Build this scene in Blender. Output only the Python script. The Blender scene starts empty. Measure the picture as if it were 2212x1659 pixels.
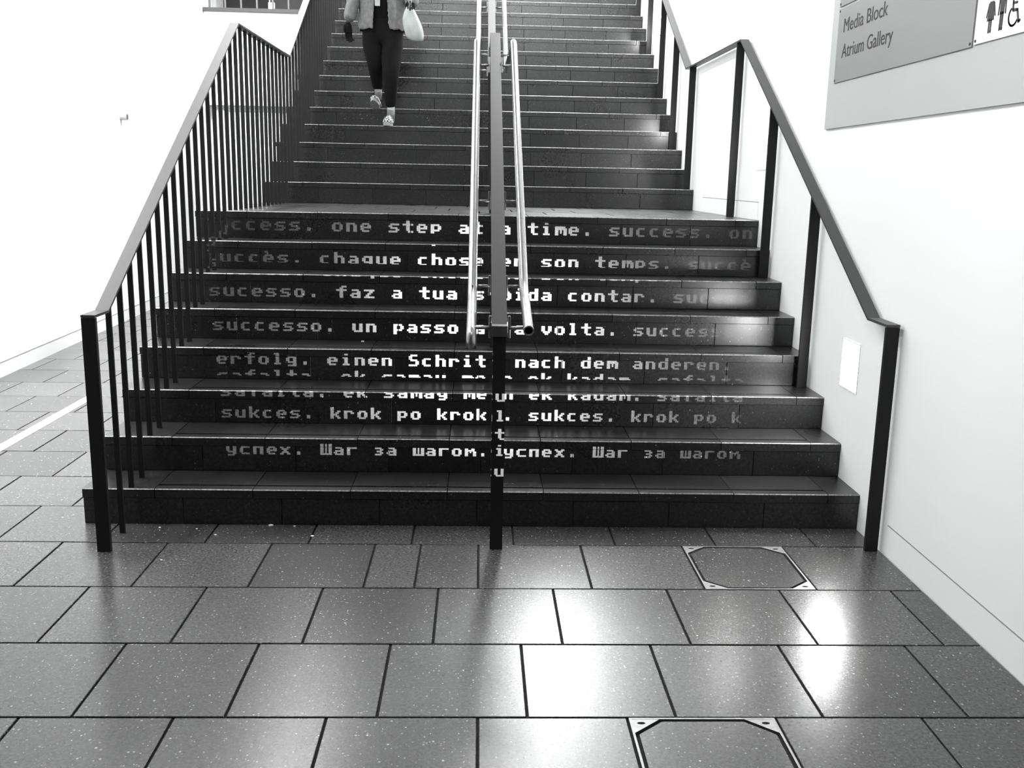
import bpy, bmesh, math, random
from mathutils import Vector, Matrix
random.seed(7)
sc = bpy.context.scene
COL = sc.collection

# ------------------------------------------------------------------ camera
cd = bpy.data.cameras.new('camera'); cam = bpy.data.objects.new('camera', cd); COL.objects.link(cam)
cd.sensor_width = 36.0; cd.lens = 36.0*2115.9/2212.0; cd.clip_start = 0.05
RT = Vector((0.99929372, -0.0321484, 0.01945612)); UP = Vector((-0.01240543, 0.20649825, 0.97836832)); FW = Vector((0.03547063, 0.97791868, -0.20595359))
m = Matrix.Identity(4)
for i in range(3): m[i][0] = RT[i]; m[i][1] = UP[i]; m[i][2] = -FW[i]
m[0][3], m[1][3], m[2][3] = 0.04938, -4.36138, 1.60306
cam.matrix_world = m
sc.camera = cam

# ------------------------------------------------------------------ light
sc.view_settings.view_transform = 'Standard'; sc.view_settings.look = 'None'
sc.view_settings.gamma = 1.0; sc.view_settings.use_curve_mapping = False
sc.view_settings.exposure = 0.0
w = bpy.data.worlds.new('world'); sc.world = w; w.use_nodes = True
w.node_tree.nodes['Background'].inputs[0].default_value = (0.95, 1.0, 0.98, 1)
w.node_tree.nodes['Background'].inputs[1].default_value = 0.22

def area(name, loc, aim, sx, sy, power, spread=180):
    l = bpy.data.lights.new(name, 'AREA'); l.shape = 'RECTANGLE'; l.size = sx; l.size_y = sy
    l.energy = power; l.spread = math.radians(spread)
    o = bpy.data.objects.new(name, l); COL.objects.link(o); o.location = loc
    o.rotation_euler = (Vector(aim)-Vector(loc)).to_track_quat('-Z', 'Y').to_euler()
    return o
area('corridor_linear_light', (-2.25, 3.6, 6.0), (-2.25, 3.6, 0), 0.16, 11.0, 470)
area('corridor_ceiling_light', (-2.85, 4.2, 5.6), (-2.85, 4.2, 0), 0.4, 9.0, 310, 42)
area('hall_ceiling_light', (-3.0, 9.0, 5.9), (-3.1, 10.6, 2.2), 1.2, 0.3, 120, 90)
area('recess_fill', (-2.9, 11.2, 2.52), (-2.9, 11.6, 1.4), 1.6, 0.15, 45)  # unseen fill added to brighten the back wall of the recess
area('stairwell_light', (1.0, 5.7, 6.3), (0.8, 7.6, 3.4), 0.4, 0.4, 420)
area('upper_floor_light', (0.9, 8.6, 6.9), (0.6, 6.0, 2.5), 1.0, 0.6, 110)
area('right_wall_fill', (0.3, -1.9, 3.3), (1.86, -0.9, 0.9), 0.6, 0.2, 9, 100)  # fill without a fixture, added to lift the lower right wall

# ------------------------------------------------------------------ materials
def mat(name, col, rough=0.5, metal=0.0, emis=None, es=0.0, spec=0.5):
    M = bpy.data.materials.new(name); M.use_nodes = True
    b = M.node_tree.nodes['Principled BSDF']
    b.inputs['Base Color'].default_value = (*col, 1) if len(col) == 3 else col
    b.inputs['Roughness'].default_value = rough; b.inputs['Metallic'].default_value = metal
    b.inputs['Specular IOR Level'].default_value = spec
    if emis: b.inputs['Emission Color'].default_value = (*emis, 1); b.inputs['Emission Strength'].default_value = es
    return M
def nn(M, t, **k):
    n = M.node_tree.nodes.new(t)
    for a, v in k.items(): setattr(n, a, v)
    return n
def noise_mat(name, c0, c1, scale=20, rough=(0.5, 0.6), bump=0.0, metal=0.0, detail=4, bscale=None):
    M = mat(name, c0, rough[0], metal); L = M.node_tree.links; b = M.node_tree.nodes['Principled BSDF']
    g = nn(M, 'ShaderNodeNewGeometry'); n = nn(M, 'ShaderNodeTexNoise'); n.inputs['Scale'].default_value = scale; n.inputs['Detail'].default_value = detail
    L.new(g.outputs['Position'], n.inputs['Vector'])
    mx = nn(M, 'ShaderNodeMix', data_type='RGBA'); mx.inputs[6].default_value = (*c0, 1); mx.inputs[7].default_value = (*c1, 1)
    L.new(n.outputs['Fac'], mx.inputs[0]); L.new(mx.outputs[2], b.inputs['Base Color'])
    r = nn(M, 'ShaderNodeMapRange'); r.inputs[3].default_value = rough[0]; r.inputs[4].default_value = rough[1]
    L.new(n.outputs['Fac'], r.inputs[0]); L.new(r.outputs[0], b.inputs['Roughness'])
    if bump:
        n2 = nn(M, 'ShaderNodeTexNoise'); n2.inputs['Scale'].default_value = bscale or scale*3; L.new(g.outputs['Position'], n2.inputs['Vector'])
        bp = nn(M, 'ShaderNodeBump'); bp.inputs['Strength'].default_value = bump; bp.inputs['Distance'].default_value = 0.003
        L.new(n2.outputs['Fac'], bp.inputs['Height']); L.new(bp.outputs[0], b.inputs['Normal'])
    return M
def granite(name, lo, hi, speck, dens, rough):
    """dark terrazzo stone: fine mottling, scattered pale chips, each tile a slightly different tone"""
    M = mat(name, (lo,)*3, 0.3); L = M.node_tree.links; b = M.node_tree.nodes['Principled BSDF']
    g = nn(M, 'ShaderNodeNewGeometry'); oi = nn(M, 'ShaderNodeObjectInfo')
    n = nn(M, 'ShaderNodeTexNoise'); n.inputs['Scale'].default_value = 90; n.inputs['Detail'].default_value = 5; L.new(g.outputs['Position'], n.inputs['Vector'])
    rp = nn(M, 'ShaderNodeMapRange'); rp.inputs[1].default_value = .33; rp.inputs[2].default_value = .7; rp.inputs[3].default_value = lo; rp.inputs[4].default_value = hi
    L.new(n.outputs['Fac'], rp.inputs[0])
    tone = nn(M, 'ShaderNodeMapRange'); tone.inputs[3].default_value = .75; tone.inputs[4].default_value = 1.25; L.new(oi.outputs['Random'], tone.inputs[0])
    mu = nn(M, 'ShaderNodeMath', operation='MULTIPLY'); L.new(rp.outputs[0], mu.inputs[0]); L.new(tone.outputs[0], mu.inputs[1])
    fac = None
    for sc_, rad in ((62, .23), (120, .30)):
        v = nn(M, 'ShaderNodeTexVoronoi'); v.inputs['Scale'].default_value = sc_; L.new(g.outputs['Position'], v.inputs['Vector'])
        lt = nn(M, 'ShaderNodeMath', operation='LESS_THAN'); lt.inputs[1].default_value = rad; L.new(v.outputs['Distance'], lt.inputs[0])
        sp = nn(M, 'ShaderNodeSeparateColor'); L.new(v.outputs['Color'], sp.inputs[0])
        gt = nn(M, 'ShaderNodeMath', operation='GREATER_THAN'); L.new(sp.outputs[0], gt.inputs[0])
        n3 = nn(M, 'ShaderNodeTexNoise'); n3.inputs['Scale'].default_value = 5; L.new(g.outputs['Position'], n3.inputs['Vector'])
        th = nn(M, 'ShaderNodeMapRange'); th.inputs[1].default_value = .35; th.inputs[2].default_value = .65; th.inputs[3].default_value = 1-dens*.6; th.inputs[4].default_value = 1-dens*1.4
        L.new(n3.outputs['Fac'], th.inputs[0]); L.new(th.outputs[0], gt.inputs[1])
        a = nn(M, 'ShaderNodeMath', operation='MULTIPLY'); L.new(lt.outputs[0], a.inputs[0]); L.new(gt.outputs[0], a.inputs[1])
        br = nn(M, 'ShaderNodeMath', operation='MULTIPLY'); L.new(a.outputs[0], br.inputs[0]); L.new(sp.outputs[1], br.inputs[1])
        if fac is None: fac = br.outputs[0]
        else:
            mxx = nn(M, 'ShaderNodeMath', operation='MAXIMUM'); L.new(fac, mxx.inputs[0]); L.new(br.outputs[0], mxx.inputs[1]); fac = mxx.outputs[0]
    mx = nn(M, 'ShaderNodeMix', data_type='RGBA'); L.new(fac, mx.inputs[0]); L.new(mu.outputs[0], mx.inputs[6]); mx.inputs[7].default_value = (speck, speck, speck, 1)
    L.new(mx.outputs[2], b.inputs['Base Color'])
    n4 = nn(M, 'ShaderNodeTexNoise'); n4.inputs['Scale'].default_value = 2.2; n4.inputs['Detail'].default_value = 1; L.new(g.outputs['Position'], n4.inputs['Vector'])
    r2 = nn(M, 'ShaderNodeMapRange'); r2.inputs[1].default_value = .3; r2.inputs[2].default_value = .7; r2.inputs[3].default_value = rough[0]; r2.inputs[4].default_value = rough[1]
    L.new(n4.outputs['Fac'], r2.inputs[0]); L.new(r2.outputs[0], b.inputs['Roughness'])
    bp = nn(M, 'ShaderNodeBump'); bp.inputs['Strength'].default_value = .12; bp.inputs['Distance'].default_value = .0015
    L.new(n.outputs['Fac'], bp.inputs['Height']); L.new(bp.outputs[0], b.inputs['Normal'])
    return M

G_FLOOR = granite('floor_stone', .026, .078, .34, .10, (.245, .27))
EDGE_GLINT = granite('stone_edge_glint', .10, .38, .6, .1, (.3, .4))  # pale stone colour paints in the light caught along the tread edges
G_STAIR = granite('stair_stone', .005, .026, .2, .03, (.27, .29))
GROUT = mat('grout', (.006,)*3, .9)
CORE = noise_mat('dark_concrete', (.008,)*3, (.014,)*3, 12, (.7, .9))
WALL = noise_mat('white_plaster', (.86, .885, .875), (.90, .92, .912), 1.5, (.55, .7), .05)
WALLL = noise_mat('bright_white_plaster', (.90, .915, .91), (.93, .94, .935), 1.5, (.55, .7), .05)
SKIRT = noise_mat('skirting_paint', (.80, .82, .81), (.84, .86, .85), 3, (.4, .5))
LINEG = mat('shadow_gap', (.30,)*3, .8)
STEEL_BLK = noise_mat('black_painted_steel', (.007,)*3, (.010,)*3, 40, (.5, .6))
STEEL_BLK.node_tree.nodes['Principled BSDF'].inputs['Specular IOR Level'].default_value = .25
STEEL_RAIL = noise_mat('grey_painted_steel', (.036,)*3, (.044,)*3, 40, (.42, .48))
STEEL_RAIL.node_tree.nodes['Principled BSDF'].inputs['Specular IOR Level'].default_value = .45
RUBBER = mat('black_rubber', (.006,)*3, .9, spec=.1)
INOX = noise_mat('brushed_stainless', (.34,)*3, (.44,)*3, 60, (.28, .36), metal=1.0)
INOX_D = noise_mat('dull_stainless', (.24,)*3, (.32,)*3, 60, (.38, .5), metal=1.0)
ALU = noise_mat('worn_aluminium', (.16,)*3, (.34,)*3, 50, (.36, .5), metal=1.0)
BOARD = noise_mat('sign_backing', (.45, .465, .46), (.48, .495, .49), 4, (.5, .6))
PANEL = noise_mat('sign_panel', (.25,)*3, (.275,)*3, 4, (.45, .55))
WHITE = mat('white_enamel', (.93,)*3, .4)
BLACK = mat('black_print', (.012,)*3, .6)
LAMP = mat('lamp_diffuser', (1, 1, 1), .5, emis=(1, 1, 1), es=150.0)
ADDED_GLOW = mat('added_glow', (1, 1, 1), .5, emis=(.97, 1, .99), es=22.0)  # glow of the added panel behind the viewer
WINDOW = mat('window_light', (1, 1, 1), .5, emis=(.97, 1, .99), es=34.0)
GREYW = mat('grey_plastic', (.42,)*3, .5)
TAPE = mat('white_line_paint', (.95,)*3, .5)
DARKROOM = noise_mat('dark_balcony_wall', (.018,)*3, (.03,)*3, 2, (.6, .8))
GREYPAINT = noise_mat('grey_paint', (.05,)*3, (.065,)*3, 5, (.6, .7))
SOFFIT = mat('soffit_grey', (.30,)*3, .8)
TROUSER = mat('black_denim', (.006,)*3, .95, spec=.08)
FUR = noise_mat('grey_fleece', (.05,)*3, (.20,)*3, 28, (.9, 1.0), .9, bscale=160)
SKIN = noise_mat('skin', (.38,)*3, (.42,)*3, 20, (.5, .6))
HAIR = noise_mat('dark_hair', (.02,)*3, (.04,)*3, 80, (.5, .7))
SOCK = noise_mat('grey_sock', (.09,)*3, (.13,)*3, 60, (.8, .9))
PLASTIC = noise_mat('white_plastic_bag', (.20, .22, .215), (.36, .38, .37), 14, (.3, .4), .3, bscale=30)
GLOVE = mat('black_glove', (.006,)*3, .95, spec=.08)
CANVAS = mat('shoe_rubber_white', (.24,)*3, .6)
def checker():
    M = mat('checkered_canvas', (.8,)*3, .8); L = M.node_tree.links; b = M.node_tree.nodes['Principled BSDF']
    t = nn(M, 'ShaderNodeTexCoord'); mp = nn(M, 'ShaderNodeMapping'); mp.inputs['Rotation'].default_value = (0, 0, math.radians(45))
    c = nn(M, 'ShaderNodeTexChecker'); c.inputs['Scale'].default_value = 62; c.inputs[1].default_value = (.38, .38, .38, 1); c.inputs[2].default_value = (.01, .01, .01, 1)
    L.new(t.outputs['Object'], mp.inputs[0]); L.new(mp.outputs[0], c.inputs[0]); L.new(c.outputs[0], b.inputs['Base Color'])
    return M
CHECK = checker()

# ------------------------------------------------------------------ helpers
def mesh_obj(name, bm, m_, parent=None, smooth=False):
    me = bpy.data.meshes.new(name); bmesh.ops.recalc_face_normals(bm, faces=bm.faces); bm.to_mesh(me); bm.free()
    for k in (m_ if isinstance(m_, (list, tuple)) else [m_]): me.materials.append(k)
    if smooth:
        for p in me.polygons: p.use_smooth = True
    o = bpy.data.objects.new(name, me); COL.objects.link(o)
    if parent: o.parent = parent; o.location = -parent.location
    return o
def tag(o, label, cat, group=None):
    o['label'] = label; o['category'] = cat
    if group: o['group'] = group
    return o
def thing(name, label, cat, loc=(0, 0, 0), group=None):
    o = bpy.data.objects.new(name, None); COL.objects.link(o); o.location = loc; o.empty_display_size = .1
    return tag(o, label, cat, group)
def struct(o): o['kind'] = 'structure'; return o
def box(bm, x0, x1, y0, y1, z0, z1, bev=0.0, mi=0):
    t = bmesh.new()
    v = [t.verts.new((x, y, z)) for x in (x0, x1) for y in (y0, y1) for z in (z0, z1)]
    for f in ((0, 1, 3, 2), (4, 6, 7, 5), (0, 4, 5, 1), (2, 3, 7, 6), (0, 2, 6, 4), (1, 5, 7, 3)): t.faces.new([v[i] for i in f])
    if bev: bmesh.ops.bevel(t, geom=t.edges[:], offset=bev, segments=1, affect='EDGES')
    merge(bm, t, mi)
def merge(bm, t, mi=0):
    t.verts.index_update(); mp = [bm.verts.new(v.co) for v in t.verts]
    for f in t.faces:
        try: g = bm.faces.new([mp[v.index] for v in f.verts]); g.material_index = mi; g.smooth = f.smooth
        except ValueError: pass
    t.free()
def B(name, m_, parent, *a, bev=0.0):
    bm = bmesh.new(); box(bm, *a, bev=bev); return mesh_obj(name, bm, m_, parent)
def prism(bm, pts, axis, a0, a1, mi=0):
    """pts: 2D outline; axis: 'x' -> pts are (y,z); 'y' -> (x,z); 'z' -> (x,y)"""
    def P(p, a): return {'x': (a, p[0], p[1]), 'y': (p[0], a, p[1]), 'z': (p[0], p[1], a)}[axis]
    A = [bm.verts.new(P(p, a0)) for p in pts]; Bv = [bm.verts.new(P(p, a1)) for p in pts]
    fs = [bm.faces.new(A), bm.faces.new(list(reversed(Bv)))]
    n = len(pts)
    for i in range(n): fs.append(bm.faces.new((A[i], Bv[i], Bv[(i+1) % n], A[(i+1) % n])))
    for f in fs: f.material_index = mi
def tube(bm, path, r, seg=20, cap0=True, cap1=True, hollow=0.0):
    path = [Vector(p) for p in path]; rings = []
    for i, p in enumerate(path):
        a = (path[i]-path[i-1]).normalized() if i else (path[1]-path[0]).normalized()
        b = (path[i+1]-path[i]).normalized() if i < len(path)-1 else a
        t = (a+b).normalized(); s = Vector((1, 0, 0))
        if abs(t.dot(s)) > .9: s = Vector((0, 1, 0))
        u = (s - t*s.dot(t)).normalized(); v = t.cross(u)
        k = 1/max(.3, math.cos(a.angle(b)/2)) if a.length and b.length else 1
        rr = r if not isinstance(r, (list, tuple)) else r[i]
        rings.append([bm.verts.new(p + u*rr*math.cos(2*math.pi*j/seg) + v*rr*k*math.sin(2*math.pi*j/seg)) for j in range(seg)])
    for i in range(len(rings)-1):
        for j in range(seg):
            f = bm.faces.new((rings[i][j], rings[i][(j+1) % seg], rings[i+1][(j+1) % seg], rings[i+1][j])); f.smooth = True
    if cap0: bm.faces.new(list(reversed(rings[0])))
    if cap1: bm.faces.new(rings[-1])
    return rings
def smoothpath(pts, n=6, d=.05):
    """round every inner corner of a polyline"""
    P = [Vector(p) for p in pts]; out = [P[0]]
    for i in range(1, len(P)-1):
        a = (P[i-1]-P[i]); b = (P[i+1]-P[i]); dd = min(d, a.length*.45, b.length*.45)
        s = P[i]+a.normalized()*dd; e = P[i]+b.normalized()*dd
        for k in range(n+1):
            t = k/n; out.append(s*(1-t)**2+P[i]*2*t*(1-t)+e*t*t)
    out.append(P[-1]); return out
def band(bm, pts, x0, x1, th):
    """flat bar following a (y,z) polyline: top face at the path, thickness below, mitred corners"""
    off = []
    for i, p in enumerate(pts):
        def nrm(a, b): d = Vector((b[0]-a[0], b[1]-a[1])).normalized(); return Vector((d.y, -d.x))
        n1 = nrm(pts[i-1], p) if i else nrm(p, pts[1]); n2 = nrm(p, pts[i+1]) if i < len(pts)-1 else n1
        mm = (n1+n2).normalized(); k = 1/mm.dot(n1)
        off.append((p[0]+mm.x*th*k, p[1]+mm.y*th*k))
    V = [[bm.verts.new((x, q[0], q[1])) for q in L_] for x in (x0, x1) for L_ in (pts, off)]
    a, b, c, d = V; n = len(pts)
    for i in range(n-1):
        bm.faces.new((a[i], a[i+1], c[i+1], c[i])); bm.faces.new((b[i], d[i], d[i+1], b[i+1]))
        bm.faces.new((a[i], b[i], b[i+1], a[i+1])); bm.faces.new((c[i], c[i+1], d[i+1], d[i]))
    bm.faces.new((a[0], c[0], d[0], b[0])); bm.faces.new((a[-1], b[-1], d[-1], c[-1]))

R, T, XR, XL, LAND, D, OX = .1705, .288574, 1.8634, -1.76, 2.030957, .476275, -1.6616
W_ = .4556
Y8 = 7*T+LAND                        # riser of step 9, behind the landing
def ny(k): return (k-1)*T if k <= 8 else Y8+(k-9)*T      # nosing y of step k (1..)
NS = 24
def wx(y): return -3.55-.037*y       # left wall face

# ------------------------------------------------------------------ setting: walls
def slab(name, m_, x0, x1, y0, y1, z0, z1): return struct(B(name, m_, None, x0, x1, y0, y1, z0, z1))
slab('wall_right', WALL, XR, XR+.25, -8, 13, -.1, 8.2)
bm = bmesh.new(); prism(bm, [(wx(-8), -8), (wx(12), 12), (wx(12)-.25, 12), (wx(-8)-.25, -8)], 'z', -.1, 6.5)
struct(mesh_obj('wall_left', bm, WALLL))
# far wall of the hall: upper face at y=10.6 over a recess with a grey soffit
wb = struct(B('wall_back', WALLL, None, -4.3, XL-.1, 12.0, 12.2, -.1, 2.6))
o = struct(B('wall_back_upper', WALLL, None, wx(10.6)+.005, XL-.1, 10.6, 12.0, 2.56, 3.85)); o.name = 'trim_1'
struct(B('trim_2', SOFFIT, None, wx(10.6)+.005, XL-.1, 10.62, 12.0, 2.545, 2.56))
slab('wall_top', WALL, XL-.3, XR, 9.9, 10.1, 3.6, 8.2)
slab('wall_front', GREYPAINT, -3.9, 2.1, -8.2, -8, -.1, 9.0)
struct(B('ceiling', WALL, None, -3.9, 2.1, -8, -1.6, 3.4, 3.55))
# bright window at the head of the stairs (seen only as its gleam on the stone)
wt = struct(B('window_1', WINDOW, None, .88, 1.80, 9.88, 9.9, 4.7, 6.9))
bm = bmesh.new()
for a in ((.80, .88, 4.62, 6.98), (1.80, 1.85, 4.62, 6.98), (.88, 1.80, 4.62, 4.7), (.88, 1.80, 6.9, 6.98)): box(bm, a[0], a[1], 9.84, 9.9, a[2], a[3])
mesh_obj('window_frame', bm, STEEL_RAIL, wt)

# unseen window-shaped glowing panel added behind the viewer to brighten the upper risers
w2 = struct(B('added_glow_panel', ADDED_GLOW, None, -1.2, 1.8, -8.0, -7.98, 5.7, 8.8))
bm = bmesh.new()
for a in ((-1.28, -1.2, 5.62, 8.88), (1.8, 1.86, 5.62, 8.88), (-1.2, 1.8, 5.62, 5.7), (-1.2, 1.8, 8.8, 8.88), (-.22, -.18, 5.7, 8.8), (.78, .82, 5.7, 8.8)): box(bm, a[0], a[1], -8.0, -7.93, a[2], a[3])
mesh_obj('window_frame', bm, STEEL_RAIL, w2)  # frame and mullions around the added panel

# skirtings
def skirt(name, x, y0, y1, z0, h):
    o = struct(B(name, WALL, None, x-.0015, x, y0, y1, z0, z0+h)); B('shadow_gap', LINEG, o, x-.002, x, y0, y1, z0+h, z0+h+.005)
skirt('baseboard_right', XR, -7.9, -.33, 0, .137)
skirt('trim_3', XR, 2.06, 3.69, 8*R, .112)
bm = bmesh.new(); prism(bm, [(wx(-8), -8), (wx(12), 12), (wx(12)+.008, 12), (wx(-8)+.008, -8)], 'z', 0, .115)
o = struct(mesh_obj('baseboard_left', bm, SKIRT))
bm = bmesh.new(); prism(bm, [(wx(-8), -8), (wx(12), 12), (wx(12)+.009, 12), (wx(-8)+.009, -8)], 'z', .115, .121)
mesh_obj('shadow_gap', bm, LINEG, o)

# ------------------------------------------------------------------ floor of stone tiles
fl = struct(B('floor', GROUT, None, -4.4, 2.1, -8, 12.2, -.1, -.009))
GAP = .0042
TILE = {}
def tile(x0, x1, y0, y1, z1, parent, m_, th=.02, nm='tile', bev=.0015):
    key = (round(x1-x0, 3), round(y1-y0, 3), th, m_.name)
    if key not in TILE:
        bm = bmesh.new(); hx, hy = (x1-x0)/2-GAP, (y1-y0)/2-GAP
        v = [[(-hx, -hy), (hx, -hy), (hx, hy), (-hx, hy)], [(-hx+bev, -hy+bev), (hx-bev, -hy+bev), (hx-bev, hy-bev), (-hx+bev, hy-bev)]]
        a = [bm.verts.new((p[0], p[1], -th)) for p in v[0]]; b = [bm.verts.new((p[0], p[1], -bev)) for p in v[0]]; c = [bm.verts.new((p[0], p[1], 0)) for p in v[1]]
        for i in range(4):
            j = (i+1) % 4; bm.faces.new((a[i], a[j], b[j], b[i])); bm.faces.new((b[i], b[j], c[j], c[i]))
        bm.faces.new(c); bmesh.ops.recalc_face_normals(bm, faces=bm.faces)
        me = bpy.data.meshes.new(nm); bm.to_mesh(me); bm.free(); me.materials.append(m_); TILE[key] = me
    o = bpy.data.objects.new(nm, TILE[key]); COL.objects.link(o); o.parent = parent
    o.location = ((x0+x1)/2, (y0+y1)/2, z1); return o
OFF = {0: .063, 1: .214, 2: .361, 3: .063, 4: .221}
covers = []
far_bm = bmesh.new()
for j in range(-1, 29):
    y0 = OX+(j-1)*D; y1 = y0+D
    off = OFF.get(j, (.365, .070, .218)[(j-5) % 3])
    xlim = XR if y0 < -.05 else XL+.03
    x = off-12*W_
    for i in range(24):
        x0 = x+i*W_; x1 = x0+W_; lw = min(wx(y0), wx(y1))
        if x1 < lw+.02 or x0 > xlim-.02: continue
        x0c = max(x0, lw); x1c = min(x1, xlim)
        if j == 3 and abs(x0-.974) < .03: covers.append((x0c, x1c, y0, y1)); continue
        if j == 0 and abs(x0-.518) < .03: covers.append((x0c, x1c, y0, y1)); continue
        cuts = [x0c, x1c]
        if j == 3 and x0c < -.191 < x1c: cuts = [x0c, -.191, x1c]
        for c0, c1 in zip(cuts, cuts[1:]):
            if j > 16: box(far_bm, c0+GAP, c1-GAP, y0+GAP, y1-GAP, -.02, 0)
            else: tile(c0, c1, y0, y1, random.uniform(-.0006, .0006), fl, G_FLOOR)
o = mesh_obj('distant_tiles', far_bm, G_FLOOR, fl); o['kind'] = 'stuff'

# white line painted on the corridor floor
ln = B('floor_line', TAPE, None, -2.765, -2.695, -1.5, 2.62, .0007, .0025)
tag(ln, 'straight white line running along the corridor floor left of the stairs', 'line')

# access covers
def cover(x0, x1, y0, y1, label, hole):
    t = thing('access_cover', label, 'access cover', ((x0+x1)/2, (y0+y1)/2, 0), 'floor access covers framed in metal')
    g = .004; a0, a1, b0, b1 = x0+g, x1-g, y0+g, y1-g; wd = .007
    for q in ((a0, a0+wd, b0, b1), (a1-wd, a1, b0, b1), (a0+wd, a1-wd, b0, b0+wd), (a0+wd, a1-wd, b1-wd, b1)):
        B('frame_bar', ALU, t, q[0], q[1], q[2], q[3], -.02, .001)
    c = .075; s = wd+.012
    for sx, sy in ((0, 0), (1, 0), (1, 1), (0, 1)):
        X = a0+wd if sx == 0 else a1-wd; Y = b0+wd if sy == 0 else b1-wd; dx = 1 if sx == 0 else -1; dy = 1 if sy == 0 else -1
        bm = bmesh.new(); prism(bm, [(X, Y), (X+dx*c*1.15, Y), (X, Y+dy*c)], 'z', -.02, .0005)
        gz = mesh_obj('corner_plate', bm, ALU, t)
        bm = bmesh.new(); cx, cy = X+dx*.027, Y+dy*.022
        pts = [(cx+.0125*math.cos(q*math.pi/6)*(1.0), cy+.006*math.sin(q*math.pi/6)) for q in range(12)]
        prism(bm, pts, 'z', -.001, .001); h = mesh_obj('key_hole', bm, RUBBER); h.parent = gz; h.location = (0, 0, 0)
    i0, i1, j0, j1 = a0+s, a1-s, b0+s, b1-s; k = c*.93
    pts = [(i0+k*1.15, j0), (i1-k*1.15, j0), (i1, j0+k), (i1, j1-k), (i1-k*1.15, j1), (i0+k*1.15, j1), (i0, j1-k), (i0, j0+k)]
    bm = bmesh.new(); prism(bm, pts, 'z', -.02, -.0005); mesh_obj('inset_tile', bm, G_FLOOR, t)
    if hole:
        bm = bmesh.new(); cx, cy = a0+.085, b0+.12
        prism(bm, [(cx+.012*math.cos(q*math.pi/6), cy+.012*math.sin(q*math.pi/6)) for q in range(12)], 'z', -.001, .0003); mesh_obj('lifting_hole', bm, RUBBER, t)
for q in covers:
    near = q[3] < -1.5
    cover(*q, 'square floor access cover at the front edge, its tile set in a bright metal frame' if near else 'square floor access cover just in front of the right end of the bottom step', near)

# ------------------------------------------------------------------ staircase
st = thing('staircase', 'wide dark stone staircase in two flights with light projected words on its lower risers', 'staircase')
# solid core (one stepped profile)
pts = [(.012, -.01)]
for k in range(1, NS+1):
    y = ny(k)+.012; pts += [(y, k*R-.043-(R if k > 1 else 0)*0)] if k == 1 else [(y, (k-1)*R-.043), (y, k*R-.043)]
pts += [(9.89, NS*R-.043), (9.89, -.01)]
bm = bmesh.new(); prism(bm, pts, 'x', XL+.006, XR); mesh_obj('stair_core', bm, CORE, st)
TH = .042; GC, GH = .062, .009
prof_cache = {}
def tread(k, x0, x1, groove, depth, y):
    key = (round(x1-x0, 3), groove, round(depth, 3))
    if key not in prof_cache:
        g = GAP*.45; hx = (x1-x0)/2-g; d = depth-.002; e = .004
        if groove: P = [(0, -TH), (0, -e), (e, 0), (GC-GH, 0), (GC-GH, -.007), (GC+GH, -.007), (GC+GH, 0), (d, 0), (d, -TH)]
        else: P = [(0, -TH), (0, -e), (e, 0), (d, 0), (d, -TH)]
        bm = bmesh.new(); prism(bm, P, 'x', -hx, hx); bmesh.ops.recalc_face_normals(bm, faces=bm.faces)
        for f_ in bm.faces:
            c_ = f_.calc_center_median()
            if c_.y < e and c_.z > -e: f_.material_index = 1  # front chamfer takes the painted highlight
        me = bpy.data.meshes.new('tread_tile'); bm.to_mesh(me); bm.free(); me.materials.append(G_STAIR); me.materials.append(EDGE_GLINT); prof_cache[key] = me
    o = bpy.data.objects.new('tread_tile', prof_cache[key]); COL.objects.link(o); o.parent = st
    o.location = ((x0+x1)/2, y, k*R+random.uniform(-.0006, .0006)); return o
P4 = .4485
tx = [XL, -1.427]+[.36+i*P4 for i in range(-3, 4)]      # tread joints
tx = [XL+.0, -1.4265]+[-.978+i*P4 for i in range(0, 7)]+[XR]
rx = [XL]+[.962+i*.4525 for i in range(-5, 2)]+[XR]
for k in range(1, NS+1):
    y = ny(k); dep = T if k != 8 else T+.012
    dep += .006
    jt = random.uniform(-.006, .006)
    for i, (a, b) in enumerate(zip(tx, tx[1:])):
        a_ = a+(jt if i else 0); b_ = b+(jt if i < len(tx)-2 else 0)
        tread(k, a_, b_, k <= 7 and 0 < i < len(tx)-2, dep, y)
    if k <= 7:
        B('grip_strip', RUBBER, st, tx[1]+.03, tx[-2]-.02, y+GC-GH+.001, y+GC+GH-.001, k*R-.008, k*R-.0035)
    jr = random.uniform(-.01, .01)+(0 if k % 2 else .004)
    for i, (a, b) in enumerate(zip(rx, rx[1:])):
        a_ = a+(jr if i else .002); b_ = b+(jr if i < len(rx)-2 else 0)
        B('riser_tile', G_STAIR, st, a_+GAP*.45, b_-GAP*.45, y+.003, y+.013, (k-1)*R+.0015, k*R-TH-.002, bev=.001)
# landing tiles behind step 8
yy = ny(8)+T+.02; n = 4; dd = (Y8+.005-yy)/n
for r in range(n):
    off = (.1, -.12, .22, 0)[r]; xs = [XL]+[x for x in (-1.42+off+i*.456 for i in range(-1, 8)) if XL+.06 < x < XR-.06]+[XR]
    for a, b in zip(xs, xs[1:]): tile(a, b, yy+r*dd, yy+(r+1)*dd, 8*R+random.uniform(-.0004, .0004), st, G_STAIR, th=.03, nm='landing_tile')
B('upper_landing', G_STAIR, st, XL, XR, ny(NS)+T+.01, 9.89, NS*R-.04, NS*R)

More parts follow.
